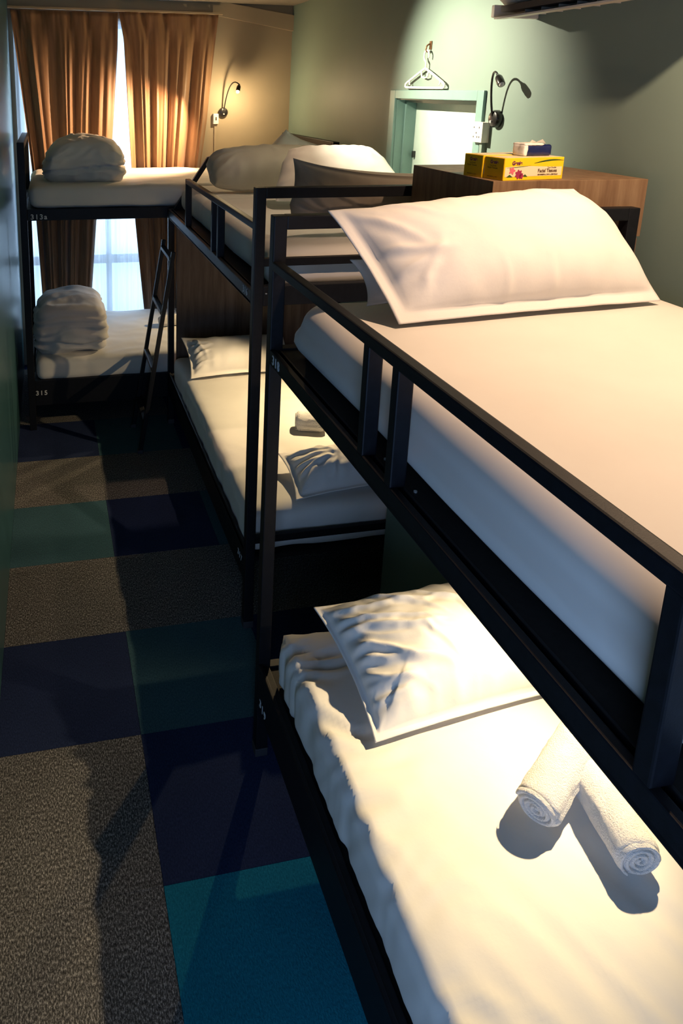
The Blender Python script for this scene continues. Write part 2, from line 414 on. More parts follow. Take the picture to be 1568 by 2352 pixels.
for ci in range(-1, 4):
    for ri in range(-3, 12):
        x0 = max(AX + 0.5 * ci, XL); x1 = min(AX + 0.5 * (ci + 1), XR)
        y1 = min(RY0 - 0.5 * ri, YF); y0 = max(RY0 - 0.5 * (ri + 1), YB)
        if x1 <= x0 or y1 <= y0: continue
        k = TILES.get(ci, {}).get(ri) or ['c_grey', 'c_navy', 'c_teal', 'c_grey'][(ci * 3 + ri * 5) % 4]
        g = 0.0006
        fl.raw([(x0 + g, y0 + g, 0), (x1 - g, y0 + g, 0), (x1 - g, y1 - g, 0), (x0 + g, y1 - g, 0),
                (x0 + g, y0 + g, -0.004), (x1 - g, y0 + g, -0.004), (x1 - g, y1 - g, -0.004), (x0 + g, y1 - g, -0.004)],
               [(0, 1, 2, 3), (0, 4, 5, 1), (1, 5, 6, 2), (2, 6, 7, 3), (3, 7, 4, 0)], names_.index(k))
struct(fl.put('floor', [M[n] for n in names_]))
struct(MB().box(XL - 0.1, XR + 0.1, YB - 0.1, YF + 0.15, ZC, ZC + 0.08).put('ceiling', M['ceil']))
struct(MB().box(XL - 0.1, XL, -0.22, YF + 0.15, 0, ZC).box(XL - 0.1, XL, YB, -1.02, 0, ZC).box(XL - 0.1, XL, -1.02, -0.22, 2.2, ZC).put('wall_left', M['left_teal']))  # opening behind the camera is added to let the cool fill in
struct(MB().box(XL, XL + 0.012, -0.24, -0.19, 0, 2.24).box(XL, XL + 0.012, -1.06, -1.01, 0, 2.24).box(XL, XL + 0.012, -1.01, -0.24, 2.19, 2.24).put('trim_2', M['hatch']))  # casing around the added, unseen opening
# right wall with hatch opening
HY0, HY1, HZ0, HZ1 = 3.01, 3.803, 1.45, 2.076
struct(MB().box(XR, XR + 0.22, YB, HY0, 0, ZC).box(XR, XR + 0.22, HY1, YF + 0.15, 0, ZC)
       .box(XR, XR + 0.22, HY0, HY1, 0, HZ0).box(XR, XR + 0.22, HY0, HY1, HZ1, ZC).put('wall_right', M['teal']))
d1 = MB().box(XR + 0.105, XR + 0.13, HY0, HY1, HZ0, HZ1, 0, 0.002).put('door_1', M['hatch_door']); struct(d1)
hf = MB()
hf.box(XR - 0.014, XR + 0.001, HY0 - 0.052, HY0, HZ0 - 0.05, HZ1 + 0.044, 0, 0.003)
hf.box(XR - 0.014, XR + 0.001, HY1, HY1 + 0.062, HZ0 - 0.05, HZ1 + 0.044, 0, 0.003)
hf.box(XR - 0.014, XR + 0.001, HY0, HY1, HZ1, HZ1 + 0.044, 0, 0.003)
hf.box(XR - 0.014, XR + 0.001, HY0, HY1, HZ0 - 0.05, HZ0, 0, 0.003)
# lining with a stepped stop
hf.box(XR, XR + 0.104, HY1 - 0.006, HY1, HZ0, HZ1).box(XR, XR + 0.104, HY0, HY0 + 0.006, HZ0, HZ1)
hf.box(XR, XR + 0.104, HY0, HY1, HZ1 - 0.006, HZ1).box(XR, XR + 0.104, HY0, HY1, HZ0, HZ0 + 0.006)
hf.box(XR + 0.045, XR + 0.104, HY1 - 0.022, HY1 - 0.006, HZ0, HZ1 - 0.006).box(XR + 0.045, XR + 0.104, HY0 + 0.006, HY1 - 0.022, HZ1 - 0.020, HZ1 - 0.006)
hfo = hf.put('trim_1', M['hatch']); struct(hfo)
MB().box(XR + 0.09, XR + 0.105, HY1 - 0.05, HY1 - 0.035, 1.765, 1.80).put('latch', M['lamp_black'], d1)
# far wall with window opening
WX0, WX1, WZ0, WZ1 = -0.2, 1.08, 0.30, 2.58
struct(MB().box(XL, WX0, YF, YF + 0.15, 0, ZC).box(WX1, XR, YF, YF + 0.15, 0, ZC)
       .box(WX0, WX1, YF, YF + 0.15, 0, WZ0).box(WX0, WX1, YF, YF + 0.15, WZ1, ZC).put('wall_far', M['beige']))
win = MB()
for (a, b_) in ((WX0, WX0 + 0.045), (0.42, 0.465), (WX1 - 0.045, WX1)): win.box(a, b_, YF + 0.09, YF + 0.13, WZ0, WZ1)
for (a, b_) in ((WZ0, WZ0 + 0.045), (0.775, 0.845), (WZ1 - 0.045, WZ1)): win.box(WX0 + 0.045, WX1 - 0.045, YF + 0.092, YF + 0.128, a, b_)
wo = win.put('window_1', M['frame_grey']); struct(wo)
MB().box(WX0, WX1, YF + 0.108, YF + 0.112, WZ0, WZ1).put('window_pane', M['glass'], wo)
struct(MB().box(XL, XR, YB - 0.1, YB, 0, ZC).put('wall_back', M['teal']))
# sloping beam under the ceiling of the far wall, flat part over the curtains
tb = MB()
P = [(XL, 2.655), (1.17, 2.655), (XR, 2.548), (XR, 2.66), (1.35, ZC), (XL, ZC)]
tb.raw([(x, YF - 0.03, z) for x, z in P] + [(x, YF, z) for x, z in P], [(0, 1, 2, 3, 4, 5), (11, 10, 9, 8, 7, 6)] + [(i, (i + 1) % 6, 6 + (i + 1) % 6, 6 + i) for i in range(6)])
struct(tb.put('trim_3', M['beige']))

# ------------------------------------------------------------------ bunk beds
def number(parent, s, loc, xd, size=0.038): return text('number_label', s, size, loc, xd, (0, 0, 1), M['label'], parent, space=1.25, bold=0.0006)
T_ = 0.038
def side_bunk(name, label, xa, yn, yf, W_, head, zb, zlow, guard, ups, nums, lowdeck, endbars=True):
    """bed whose long side runs along Y; xa aisle face, yn near end, yf far end; head = 'far' or 'near' end that has the tall frame"""
    b = empty(name, label, 'bunk bed', (xa, yn, 0), group='black steel bunk beds')
    xr = xa + W_
    yt = yf - T_ if head == 'far' else yn          # tall frame y0
    yo = yn if head == 'far' else yf - T_          # other end
    ztall = 1.78; zoth = 1.405 if head == 'near' else 1.78
    for x in (xa, xr - T_):
        for y, zt_ in ((yt, ztall), (yo, zoth)):
            ps = MB().box(x, x + T_, y, y + T_, 0.0, zt_, 0, 0.003).put('post', M['black'], b)
            MB().box(x - 0.002, x + T_ + 0.002, y - 0.002, y + T_ + 0.002, 0, 0.03, 0, 0.003).put('foot_cap', M['foot'], ps)
    MB().box(xa + T_ - 0.001, xr - T_ + 0.001, yt, yt + T_, ztall - 0.038, ztall + 0.0005, 0, 0.003).put('end_top_rail', M['black'], b)
    if zoth > 1.7: MB().box(xa + T_ - 0.001, xr - T_ + 0.001, yo, yo + T_, zoth - 0.038, zoth + 0.0005, 0, 0.003).put('end_top_rail', M['black'], b)
    if head == 'near':
        MB().box(xa + T_, xr - T_, yt + 0.006, yt + 0.026, 1.497, 1.527, 0, 0.002).put('end_bar', M['black'], b)
        MB().box(xa + T_, xr - T_, yt + 0.004, yt + 0.024, 0.378, 0.409, 0, 0.002).put('lower_end_bar', M['black'], b)
        MB().box(xa + T_, xr - T_, yt + 0.002, yt + 0.036, 1.352, 1.425, 0, 0.002).put('end_beam', M['black'], b)
    else:
        MB().box(xa + T_, xr - T_, yt + 0.002, yt + 0.036, zb[0], zb[1], 0, 0.002).put('end_beam', M['black'], b)
        MB().box(xa + T_, xr - T_, yt + 0.004, yt + 0.034, zlow[0] + 0.06, zlow[1] - 0.02, 0, 0.002).put('lower_end_beam', M['black'], b)
    MB().box(xa + T_, xr - T_, yo + 0.002, yo + 0.036, zb[0], zb[1], 0, 0.002).put('end_beam', M['black'], b)
    MB().box(xa + T_, xr - T_, yo + 0.004, yo + 0.034, zlow[0] + 0.06, zlow[1] - 0.02, 0, 0.002).put('lower_end_beam', M['black'], b)
    y0, y1 = yn + T_, yf - T_
    for k, x in enumerate((xa, xr - 0.045)):
        m_ = MB()
        if k == 0:
            m_.box(x, x + 0.016, y0, y1, zb[0], zb[1], 0, 0.003).box(x, x + 0.045, y0, y1, zb[0], zb[0] + 0.012, 0, 0.002).box(x + 0.026, x + 0.032, y0, y1, zb[0] + 0.01, zb[1] - 0.002, 0, 0.0015)
        else: m_.box(x, x + 0.045, y0, y1, zb[0], zb[1], 0, 0.003)
        q_ = m_.put('side_beam', M['black'], b)
        if k == 0: beam = q_
    MB().box(xa + 0.034, xr - 0.045, y0, y1, zb[1] - 0.020, zb[1] - 0.006).put('deck', M['deck'], b)
    for k, x in enumerate((xa, xr - 0.03)):
        lr = MB().box(x, x + 0.012, y0, y1, zlow[0], zlow[1], 0, 0.003).box(x, x + 0.034, y0, y1, zlow[1] - 0.03, zlow[1] - 0.012, 0, 0.003).put('lower_side_rail', M['black'], b)
        if k == 0: lrail = lr
    MB().box(xa + 0.034, xr - 0.03, y0, y1, lowdeck - 0.02, lowdeck - 0.004).put('lower_deck', M['deck'], b)
    # guard rail
    g0, g1 = guard
    MB().box(xa, xa + 0.026, g0, g1, 1.629, 1.655, 0, 0.004).put('guard_rail', M['black'], b)
    for y in ups:
        MB().box(xa, xa + 0.032, y, y + 0.025, zb[1] - 0.001, 1.633, 0, 0.003).put('guard_upright', M['black'], b)
        if y not in (ups[-1],):
            MB().tube([(xa + 0.046, y - 0.012, zb[1] - 0.006), (xa + 0.046, y - 0.012, zb[1] - 0.003)], 0.0035, 8).put('screw', M['screw'], beam)
    MB().tube([(xa + 0.046, g0 - 0.03, zb[1] - 0.006), (xa + 0.046, g0 - 0.03, zb[1] - 0.003)], 0.0035, 8).put('screw', M['screw'], beam)
    (s1, ya1, za1), (s2, ya2, za2) = nums
    number(beam, s1, (xa - 0.0004, ya1, za1), (0, -1, 0)); number(lrail, s2, (xa - 0.0004, ya2, za2), (0, -1, 0))
    return b
near = side_bunk('bunk_bed', 'nearest black steel bunk bed along the right wall, numbered 318 and 319', 0.59, -0.12, 1.93, 1.141, 'far',
                 (1.36, 1.402), (0.205, 0.358), (0.515, 1.90), [1.257, 1.131, 0.515], [('318', 1.868, 1.369), ('319', 1.872, 0.222)], 0.335)
mid = side_bunk('bunk_bed', 'middle black steel bunk bed behind the nearest one, numbered 316 and 317', 0.703, 2.476, 4.44, 1.141, 'near',
                (1.352, 1.405), (0.205, 0.362), (2.50, 3.845), [3.82, 3.178, 3.062], [('316', 2.622, 1.371), ('317', 2.60, 0.265)], 0.30)
MB().bar((0.742, 4.42, 1.385), (0.955, 4.42, 1.71), 0.028, 0.028, b=0.002).put('slanted_brace', M['black'], mid)
MB().bar((1.80, 4.42, 1.385), (1.60, 4.42, 1.71), 0.028, 0.028, b=0.002).bar((0.95, 4.42, 1.706), (1.60, 4.42, 1.706), 0.028, 0.028, b=0.002).put('slanted_brace', M['black'], mid)

# far bunk, long side across the room
fy0, fy1, fx0, fx1 = 4.46, 5.52, -0.172, 1.80
far = empty('bunk_bed', 'far black bunk bed across the window wall, numbered 313a and 315', 'bunk bed', (fx0, fy0, 0), group='black steel bunk beds')
for x in (fx0, fx1 - 0.042):
    for y in (fy0, fy1 - T_):
        MB().box(x, x + 0.042, y, y + T_, 0, 1.80, 0, 0.003).put('post', M['black'], far)
    MB().box(x, x + 0.042, fy0 + 0.02, fy1 - 0.02, 1.762, 1.801, 0, 0.004).put('end_top_rail', M['black'], far)
    MB().box(x + 0.01, x + 0.03, fy0 + T_, fy1 - T_, 1.345, 1.405).put('end_beam', M['black'], far)
    MB().box(x + 0.01, x + 0.03, fy0 + T_, fy1 - T_, 0.20, 0.32).put('lower_end_beam', M['black'], far)
for y, yy in ((fy1 - 0.03, 1), (fy0, 0)):
    fb_ = MB().box(fx0 + 0.042, fx1 - 0.042, y + 0.002, y + 0.032, 1.343, 1.412, 0, 0.003).put('side_beam', M['black'], far)
    fr_ = MB().box(fx0 + 0.042, fx1 - 0.042, y + 0.002, y + 0.03, 0.165, 0.333, 0, 0.003).put('lower_side_rail', M['black'], far)
MB().box(fx0 + 0.042, fx1 - 0.042, fy0 + 0.03, fy1 - 0.03, 1.388, 1.404).put('deck', M['deck'], far)
MB().box(fx0 + 0.042, fx1 - 0.042, fy0 + 0.03, fy1 - 0.03, 0.29, 0.312).put('lower_deck', M['deck'], far)
number(fb_, '313a', (-0.112, fy0 + 0.0012, 1.352), (1, 0, 0), 0.042); number(fr_, '315', (-0.128, fy0 + 0.0012, 0.236), (1, 0, 0), 0.042)

# ladder leaning on the middle bunk
ld = empty('ladder', 'narrow black steel ladder leaning between far and middle bunk beds', 'ladder', (0.475, 4.2, 0))
lx = lambda z: 0.475 + (0.668 - 0.475) * z / 1.18
for y in (4.04, 4.40):
    rl_ = MB().bar((lx(0), y, 0.0), (lx(1.22), y, 1.22), 0.024, 0.026, up=(0, 1, 0), b=0.003).put('rail', M['black'], ld)
    MB().box(lx(0) - 0.016, lx(0) + 0.016, y - 0.015, y + 0.015, 0, 0.022, 0, 0.003).put('foot_cap', M['foot'], rl_)
for z in (0.20, 0.52, 0.86, 1.175):
    MB().box(lx(z) - 0.015, lx(z) + 0.015, 4.052, 4.388, z - 0.011, z + 0.011, 0, 0.003).put('rung', M['black'], ld)

# ------------------------------------------------------------------ mattresses in fitted sheets
def mattress(label, b, r, disp=None, step=0.022, mat='sheet', shape=None):
    v, f = rbox(*b, r, step, disp, shape)
    o = add('mattress', v, f, M[mat], smooth=True, origin=((b[0] + b[1]) / 2, (b[2] + b[3]) / 2, b[4]))
    return tag(o, label, 'mattress', 'mattresses in white sheets')
def d_near_up(p, n):
    w = 0.0035 * N3(p.x * 3, p.y * 2, 1)
    if n.x < 0 and n.z < 0: w += 0.052 * n.x * n.z
    if n.x < -0.3:
        w += 0.013 * math.exp(-((p.z - 1.462 + 0.012 * N3(p.y * 2.2, 0.5, 3)) / 0.016) ** 2) - 0.007 * math.exp(-((p.z - 1.425) / 0.014) ** 2) + 0.003 * N3(p.y * 3, p.z * 30, 4)
        w += 0.010 * N3(p.y * 1.6 + 4, p.z * 8, 7)
    return w
mattress('mattress in a smooth sheet on the top level of the nearest bunk', (0.655, 1.738, -0.07, 1.880, 1.398, 1.548), (0.085, 0.06, 0.072), d_near_up, 0.016, 'sheet_smooth')
def d_near_low(p, n):
    e = max(0.0, 1 - (p.x - 0.62) / 0.34)            # near the aisle edge
    e2 = max(0.0, min(1, (p.y - 0.9) / 0.8))
    w = 0.004 * N3(p.x * 4, p.y * 3, 3)
    rid = 1 - 2.6 * abs(N3(p.x * 5 + p.y * 3, p.y * 17 + 1.3 * N3(p.x * 6, p.y * 4, 9), 2.0))
    w += (e ** 1.1) * (0.25 + e2) * 0.015 * rid
    w += 0.0065 * (1 - 2.5 * abs(N3((p.x * 0.92 + p.y * 0.38) * 13, (p.y - p.x * 0.4) * 2.2, 6))) * max(0, 1.5 - p.y)
    if n.x < -0.4: w = w * 0.45 + 0.004 * N3(p.y * 26 + p.z * 14, p.z * 5, 8) + 0.004 * N3(p.y * 9 + p.z * 5, p.z * 3, 1)
    w += 0.010 * N3(p.x * 2, p.y * 1.6, 5)
    return w
mattress('mattress in a creased sheet on the lower level of the nearest bunk', (0.628, 1.715, -0.07, 1.850, 0.338, 0.50), (0.035, 0.05, 0.035), d_near_low, 0.0125)
def d_gen(s, a=0.004):
    def f(p, n):
        w = a * N3(p.x * 4 + s, p.y * 4, s) + a * 0.8 * (1 - 2.4 * abs(N3(p.x * 5 + s, p.y * 9, s + 2)))
        if abs(n.z) < 0.6: w += a * 1.0 * N3((p.x + p.y) * 16, p.z * 10, s + 4)
        return w
    return f
mattress('mattress on the top level of the middle bunk, three pillows on it', (0.775, 1.820, 2.530, 4.38, 1.402, 1.548), (0.05, 0.05, 0.055), d_gen(2, 0.004), 0.025)
mattress('mattress on the lower level of the middle bunk, a rolled towel on it', (0.722, 1.810, 2.520, 4.335, 0.305, 0.488), (0.04, 0.05, 0.045), d_gen(5, 0.005), 0.022)
mattress('mattress on the top level of the far bunk beside the curtains', (-0.118, 1.74, 4.470, 5.52, 1.412, 1.545), (0.05, 0.04, 0.05), d_gen(8, 0.005), 0.025)
mattress('mattress on the lower level of the far bunk in front of the window', (-0.115, 1.73, 4.472, 5.50, 0.318, 0.462), (0.05, 0.04, 0.05), d_gen(11, 0.006), 0.022)
# sheet tail hanging under the foot bar
# ------------------------------------------------------------------ pillows
pillow('pillow', 'large cream pillow with flat border leaning at the head of the nearest top bunk',
       [(0.818, 1.585, 1.562), (1.625, 1.66, 1.562), (1.470, 1.835, 1.868), (0.722, 1.845, 1.800)], 0.150, front=0.62, flange=(0.032, 0.006, 0.004, 0.034), rnd=[(1, 1, 0.05)], seed=1, wr=0.006,
       bow=(0.004, -0.012, 0.012, 0.012), folds=[(0.04, 0.34, -0.9, 0.22, 0.014, 0.010), (0.06, 0.20, -0.25, 0.16, 0.012, 0.009), (0.05, 0.13, 0.35, 0.18, 0.012, 0.009), (0.10, 0.10, 0.9, 0.16, 0.012, 0.007), (0.12, 0.37, -0.7, 0.16, 0.012, 0.006), (0.55, 0.39, -1.0, 0.16, 0.012, 0.005), (0.30, 0.03, 1.4, 0.12, 0.010, 0.004), (0.45, 0.03, 1.6, 0.12, 0.010, 0.004)], floor=1.552, nu=110, nv=80)
pillow('pillow', 'second cream pillow, mostly hidden behind the large one on the nearest top bunk',
       [(0.80, 1.735, 1.565), (1.50, 1.76, 1.565), (1.45, 1.862, 1.70), (0.80, 1.862, 1.66)], 0.07, front=0.6, flange=0.02, seed=2, floor=1.553, nu=40, nv=30)
pillow('pillow', 'crumpled white pillow at the head of the lower nearest bunk',
       [(0.750, 1.405, 0.522), (1.38, 1.47, 0.522), (1.36, 1.80, 0.635), (0.725, 1.80, 0.615)], 0.17, front=0.74, flange=(0.014, 0.01, 0.01, 0.014), seed=3, wr=0.012,
       bow=(0.006, 0.0, 0.005, 0.02), folds=[(0.02, 0.335, -0.22, 0.42, 0.009, 0.013), (0.02, 0.30, -0.40, 0.34, 0.008, 0.015), (0.015, 0.262, -0.34, 0.40, 0.010, 0.017), (0.01, 0.222, -0.52, 0.30, 0.009, 0.015),
              (0.015, 0.188, -0.40, 0.26, 0.010, 0.015), (0.01, 0.150, -0.55, 0.22, 0.008, 0.012), (0.02, 0.115, -0.30, 0.17, 0.009, 0.012), (0.02, 0.075, -0.1, 0.14, 0.008, 0.010),
              (0.16, 0.33, -0.75, 0.25, 0.008, 0.010), (0.26, 0.31, -0.6, 0.22, 0.008, 0.008), (0.22, 0.17, -1.0, 0.14, 0.008, 0.007), (0.36, 0.22, -1.2, 0.12, 0.007, 0.006)], crump=(0.10, 0.6, 0.2, 0.004, -0.40), floor=0.508, nu=150, nv=110)
R4 = [(0, 0, 0.05), (1, 0, 0.05), (1, 1, 0.06), (0, 1, 0.06)]
pillow('pillow', 'long grey cream pillow at the far left end of the middle top bunk',
       [(0.845, 3.92, 1.60), (1.60, 3.92, 1.60), (1.58, 4.10, 1.775), (0.835, 4.09, 1.755)], 0.27, front=0.55, flange=0.002, seed=4, wr=0.008, mat='pillow_grey', floor=1.553, ex=0.42, rnd=R4,
       folds=[(0.02, 0.05, 0.5, 0.16, 0.012, 0.012), (0.02, 0.12, 0.2, 0.15, 0.012, 0.012), (0.02, 0.2, -0.3, 0.2, 0.012, 0.012), (0.3, 0.25, -1.0, 0.2, 0.012, 0.006)])
pillow('pillow', 'pink white pillow with a pointed corner, behind the long grey pillow',
       [(1.05, 4.26, 1.60), (1.72, 4.26, 1.60), (1.66, 4.30, 1.78), (1.385, 4.27, 1.888)], 0.16, front=0.5, flange=0.004, seed=5, floor=1.553, nu=50, nv=40, ex=0.5)
pillow('pillow', 'white pillow against the teal wall at the back of the middle top bunk',
       [(1.02, 3.40, 1.58), (1.80, 3.34, 1.58), (1.64, 3.58, 1.845), (1.16, 3.60, 1.84)], 0.19, front=0.55, flange=(0.01, 0.012, 0.002, 0.004), seed=6, wr=0.008, floor=1.553, nu=60, nv=44, ex=0.5, rnd=R4)
pillow('pillow', 'brown grey pillow, darkened in colour for shade, leaning on the near end rail of the middle top bunk',
       [(0.885, 2.76, 1.60), (1.74, 2.82, 1.60), (1.72, 2.64, 1.80), (0.895, 2.665, 1.865)], 0.20, front=0.45, flange=0.006, seed=7, wr=0.011, mat='pillow_shade_brown', floor=1.553,
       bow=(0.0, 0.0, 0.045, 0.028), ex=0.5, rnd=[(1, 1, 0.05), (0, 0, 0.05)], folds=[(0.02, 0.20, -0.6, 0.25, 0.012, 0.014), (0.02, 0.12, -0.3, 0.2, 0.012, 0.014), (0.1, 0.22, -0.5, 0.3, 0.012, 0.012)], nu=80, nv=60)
pillow('pillow', 'pillow with ruffled end at the head of the lower middle bunk',
       [(0.752, 3.90, 0.508), (1.40, 3.90, 0.508), (1.38, 4.18, 0.66), (0.745, 4.18, 0.66)], 0.17, front=0.6, flange=0.02, seed=8, wr=0.009, mat='pillow', floor=0.494, folds=[(0.02, 0.28, -0.6, 0.14, 0.009, 0.018), (0.01, 0.23, -0.3, 0.13, 0.010, 0.020), (0.01, 0.17, 0.1, 0.14, 0.010, 0.020), (0.01, 0.12, 0.3, 0.12, 0.009, 0.018), (0.01, 0.06, 0.1, 0.13, 0.009, 0.016), (0.06, 0.26, -1.3, 0.18, 0.009, 0.014)], nu=90, nv=70)
pillow('pillow', 'rumpled white pillow at the near end of the lower middle bunk',
       [(0.925, 2.545, 0.512), (1.52, 2.60, 0.512), (1.50, 2.90, 0.56), (0.945, 2.86, 0.555)], 0.14, front=0.7, flange=0.02, seed=9, wr=0.012, floor=0.496,
       folds=[(0.01, 0.28, -0.5, 0.25, 0.010, 0.014), (0.01, 0.22, -0.35, 0.24, 0.010, 0.013), (0.01, 0.16, -0.2, 0.2, 0.010, 0.013), (0.01, 0.10, 0.2, 0.18, 0.010, 0.012), (0.12, 0.32, -1.1, 0.25, 0.010, 0.011), (0.25, 0.30, -1.2, 0.24, 0.010, 0.011), (0.18, 0.06, 1.2, 0.18, 0.010, 0.010)], nu=90, nv=70)

# ------------------------------------------------------------------ folded duvets
def duvet(label, b, seams, seed, lean=0.0, dome=0.0, skew=(0, 0)):
    x0, x1, y0, y1, z0, z1 = b
    def disp(p, n):
        t = (p.z - z0) / (z1 - z0)
        w = 0.0
        side = 1 - abs(n.z) * 0.75
        for zz, depth in seams:
            zl = zz + 0.07 * (p.x - x0) / (x1 - x0) - 0.12 * N3(p.x * 4, p.y * 4, seed + zz * 7)
            w -= depth * math.exp(-((t - zl) / 0.035) ** 2) * side
        w += 0.016 * N3(p.x * 4.5, p.y * 4.5, p.z * 5 + seed) + 0.010 * (1 - 2.8 * abs(N3(p.x * 3.2 + seed, p.y * 7, p.z * 15 + p.x * 2)))
        w += (0.004 if seed < 5 else 0.0015) * N3(p.x * 18, p.y * 18, p.z * 22) + (0.007 if seed < 5 else 0.002) * (1 - 3.0 * abs(N3(p.x * 9 + p.z * 6, p.y * 10, p.z * 26 - p.x * 9 + seed)))
        return w
    def shape(p):
        t = max(0, (p.z - z0) / (z1 - z0)); u = (p.x - x0) / (x1 - x0) * 2 - 1; v = (p.y - y0) / (y1 - y0) * 2 - 1
        q = p.copy()
        q.z += t * dome * (1 - u * u) - t * dome * 0.4 * v * v
        q.x += lean * t; q.x += skew[0] * t * (1 - u) * 0.5; q.y += skew[1] * t
        return q
    v, f = rbox(*b, (0.085, 0.09, (z1 - z0) * 0.46), 0.012, disp, shape)
    o = add('folded_duvet', v, f, M['duvet'], smooth=True, origin=((x0 + x1) / 2, (y0 + y1) / 2, z0))
    return tag(o, label, 'duvet', 'folded duvets on the far bunk')
duvet('puffy folded duvet on the top level of the far bunk', (-0.045, 0.475, 4.60, 5.12, 1.543, 1.752), [(0.34, 0.055), (0.62, 0.014)], 3.0, dome=0.055, skew=(0.05, 0.0))
duvet('thick folded duvet on the lower level of the far bunk', (-0.145, 0.345, 4.52, 5.12, 0.462, 0.738), [(0.22, 0.045), (0.45, 0.016), (0.63, 0.018), (0.8, 0.016)], 6.0, dome=0.03, skew=(0.03, 0.05))

# ------------------------------------------------------------------ towels
def towel(label, p, q, r, seed, turns=3.3, group='rolled towels'):
    p, q = Vector(p), Vector(q); t = (q - p).normalized(); L = (q - p).length
    a = t.cross(Vector((0, 0, 1))).normalized(); c = a.cross(t)
    o = empty('rolled_towel', label, 'towel', p - Vector((0, 0, r)), group=group)
    vs = []; fs = []; n = 48; m_ = 30
    for i in range(m_ + 1):
        s_ = i / m_; y = s_ * L
        for k in range(n):
            an = 2 * math.pi * k / n
            step = 0.006 * ((k / n)) - 0.003          # spiral outer edge
            rr = r + step + 0.0022 * N3(math.cos(an) * 3, math.sin(an) * 3, y * 30 + seed) + 0.0010 * N3(math.cos(an) * 16, math.sin(an) * 16, y * 120)
            e = min(s_, 1 - s_) * L; rr -= 0.006 * math.exp(-(e / 0.006) ** 2)
            flat = 1.0 if math.sin(an) > -0.8 else 0.97
            vs.append(p + t * y + a * math.cos(an) * rr * 1.05 + c * math.sin(an) * rr * 0.98 * flat)
    for i in range(m_):
        for k in range(n): fs.append((i * n + k, i * n + (k + 1) % n, (i + 1) * n + (k + 1) % n, (i + 1) * n + k))
    fs.append(tuple(range(n))); fs.append(tuple(m_ * n + k for k in range(n)))
    add('roll', vs, fs, M['towel'], o, smooth=True)
    # spiral layers visible on both ends
    for end, sg in ((p, -1), (q, 1)):
        sv = []; sf = []; ns = 120
        for i in range(ns + 1):
            u = i / ns; an = u * turns * 2 * math.pi + seed; rr = 0.004 + (r - 0.008) * u
            wob = 0.0022 * N3(u * 9, seed, 1)
            for dr, dy in ((-0.0042, -0.004), (-0.0032, 0.0055), (0.0008, 0.0075 + wob), (0.0030, 0.0050), (0.0040, -0.004)):
                sv.append(end + t * sg * dy + (a * math.cos(an) * 1.04 + c * math.sin(an) * 0.97) * max(rr + dr + wob, 0.0015))
        for i in range(ns):
            for k in range(4): sf.append((i * 5 + k, i * 5 + k + 1, (i + 1) * 5 + k + 1, (i + 1) * 5 + k))
        add('coiled_end', sv, sf, M['towel'], o, smooth=True)
    # loose hem flap at the base
    return o
TA = towel('upper rolled white towel lying across the other on the lower nearest bunk', (1.015, 1.145, 0.556), (1.300, 1.315, 0.605), 0.046, 1.0)
TB = towel('lower rolled white towel with its coiled end facing forward on the lower nearest bunk', (1.158, 1.000, 0.556), (1.190, 1.200, 0.556), 0.047, 2.2)
towel('short rolled towel on the lower middle bunk', (1.150, 3.205, 0.537), (1.275, 3.165, 0.537), 0.048, 3.1, turns=2.4)
towel('white towel on the lower far bunk beside the black post', (0.745, 5.02, 0.505), (0.93, 5.06, 0.505), 0.042, 4.1, turns=2.4)

# ------------------------------------------------------------------ cabinet between the nearest and middle bunks
cb = empty('cabinet', 'wooden cabinet between the nearest and middle bunks, tissue boxes on top', 'cabinet', (1.55, 2.2, 0))
MB().box(1.277, 1.806, 1.962, 2.458, 1.678, 1.857, 0, 0.0015).put('upper_box', M['wood'], cb)
MB().box(1.284, 1.800, 1.972, 2.452, 0.06, 1.676, 0, 0.0015).put('body', M['wood_dark'], cb)  # darker wood below the seam stands in for shade
MB().box(1.277, 1.284, 1.966, 2.456, 0.0, 1.674, 0, 0.001).put('side_panel', M['teal'], cb)
MB().box(1.284, 1.800, 1.965, 1.972, 0.08, 1.672, 0, 0.001).put('door', M['wood_dark'], cb)  # dark front: the head rail's shadow put into the wood colour
MB().box(1.29, 1.79, 1.985, 2.44, 0, 0.06).put('plinth', M['black'], cb)
# wooden partition at the head of the middle bunk
pn = MB().box(0.748, 1.80, 4.352, 4.376, 0.36, 1.335, 0, 0.001).put('partition_panel', M['wood_dark'], None, origin=(1.27, 4.36, 0.36))
tag(pn, 'brown vertical grain wooden panel closing the head of the lower middle bunk', 'panel')

